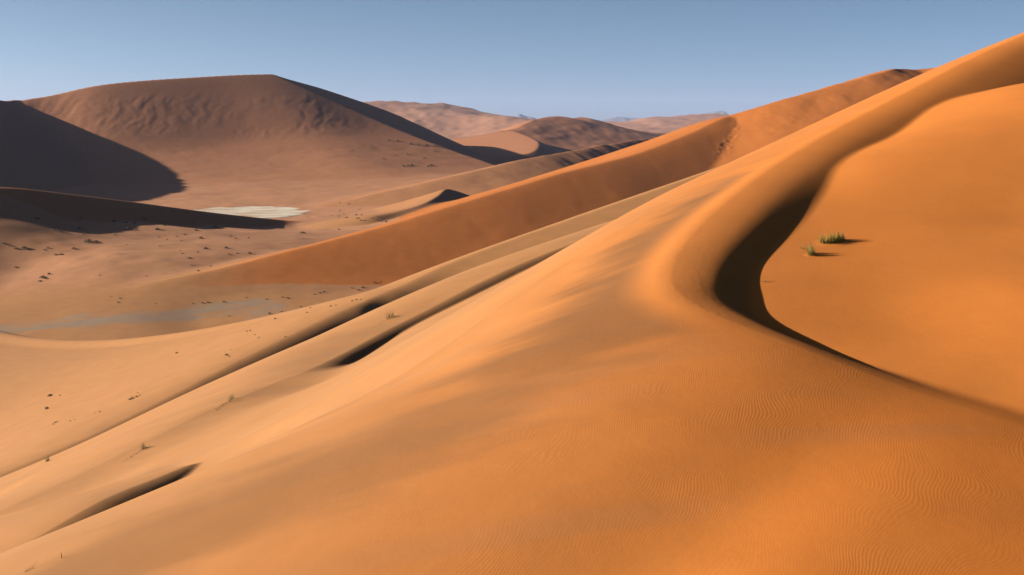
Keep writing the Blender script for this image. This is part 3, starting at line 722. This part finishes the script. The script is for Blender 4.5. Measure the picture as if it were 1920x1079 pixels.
row([(104, 793, 6), (100, 796, 4), (108, 791, 4), (132, 790, 4), (140, 787, 3), (178, 775, 3), (187, 773, 4)], "in the loose line lowest on the pale plain", G1)
row([(469, 621, 5), (463, 622, 5), (478, 629, 4), (485, 634, 4), (505, 589, 6), (516, 599, 5), (564, 576, 5), (576, 587, 5), (582, 578, 4), (528, 585, 4), (430, 593, 4), (535, 632, 4), (620, 575, 5), (630, 573, 4), (660, 565, 5), (668, 563, 5), (676, 562, 4)], "on the sand just before the grey clay band", G1)
G2 = "shrubs along the foot of the diagonal dune"
row([(730, 537, 8), (703, 531, 6), (714, 529, 4), (776, 521, 7), (820, 499, 4), (680, 540, 7), (672, 545, 6), (660, 541, 5), (600, 550, 6), (607, 548, 5), (590, 553, 4), (540, 560, 7), (530, 558, 5), (500, 562, 5), (462, 559, 4), (420, 567, 6), (390, 568, 7), (380, 569, 5), (362, 570, 4), (292, 570, 4), (222, 568, 5), (225, 560, 4), (208, 557, 3)], "along the foot of the diagonal dune", G2)
G3 = "shrubs on the rough ground below the dark dune"
rough = [(270, 412, 11), (235, 418, 8), (252, 419, 8), (214, 417, 8), (242, 431, 13), (255, 430, 6), (295, 431, 13), (310, 424, 6), (368, 433, 9), (404, 428, 12), (105, 433, 8), (114, 433, 6), (108, 427, 5), (148, 430, 8), (150, 411, 8), (70, 411, 10), (160, 438, 5), (166, 455, 14), (180, 454, 9), (156, 440, 5), (216, 441, 5), (298, 445, 4), (331, 444, 5), (347, 441, 6), (313, 450, 4), (340, 452, 4), (377, 448, 8), (433, 444, 5), (466, 447, 6), (442, 448, 5), (31, 467, 8), (45, 466, 10), (53, 468, 6), (18, 461, 6), (6, 457, 6), (84, 469, 6), (90, 466, 5), (138, 467, 7), (115, 478, 9), (105, 479, 7), (30, 502, 6), (80, 521, 12), (85, 523, 9), (92, 515, 7), (75, 528, 7), (386, 467, 10), (424, 466, 9), (371, 474, 5), (342, 476, 5), (355, 485, 7), (430, 478, 6), (445, 476, 5), (468, 476, 7), (372, 509, 5), (275, 518, 4), (187, 517, 4), (395, 500, 4), (360, 498, 4), (338, 470, 4), (300, 462, 4), (238, 459, 4)]
for lo, hi, where in [(0, 426, "at the edge of the dark dune's shade"), (426, 436, "just below the dark dune's shade"), (436, 449, "second row below the dark dune"), (449, 470, "on the middle of the rough ground"),
                      (470, 490, "on the lower rough ground"), (490, 600, "on the sand left of the diagonal dune's tip")]:
    row([q for q in rough if lo <= q[1] < hi], where, G3)
shrub(568, 438, 10, "lone black shrub on the sand right of the dark low dune's tip", G3)
shrub(635, 431, 6, "small shrub between the lone black shrub and the diagonal dune", G3)
G4 = "shrubs beyond the diagonal dune beside the small crescent dune"
row([(650, 409, 5), (671, 410, 6), (676, 414, 4), (683, 414, 4), (697, 410, 4), (724, 417, 6), (715, 416, 4), (706, 413, 4), (635, 406, 4), (637, 396, 4), (645, 402, 3), (605, 406, 3), (597, 406, 3), (578, 408, 3), (622, 405, 3), (742, 409, 4), (750, 408, 5), (764, 411, 4), (637, 381, 4), (654, 383, 4), (674, 393, 3), (668, 404, 5), (678, 404, 5)], "by the small crescent dune", G4)
G5 = "shrubs on the lit foot of the huge dune"
row([(770, 271, 7), (785, 272, 8), (800, 273, 6), (815, 274, 7), (815, 284, 5), (730, 264, 6), (745, 265, 7), (697, 277, 4), (742, 292, 4), (764, 290, 4), (720, 299, 4), (795, 297, 5), (818, 298, 5), (757, 313, 7), (765, 312, 7), (772, 311, 8), (802, 313, 6), (808, 311, 8), (815, 310, 8), (845, 306, 7), (857, 312, 4), (840, 318, 4), (672, 295, 4), (660, 283, 4), (700, 306, 3)], "on the lit foot of the huge dune", G5)
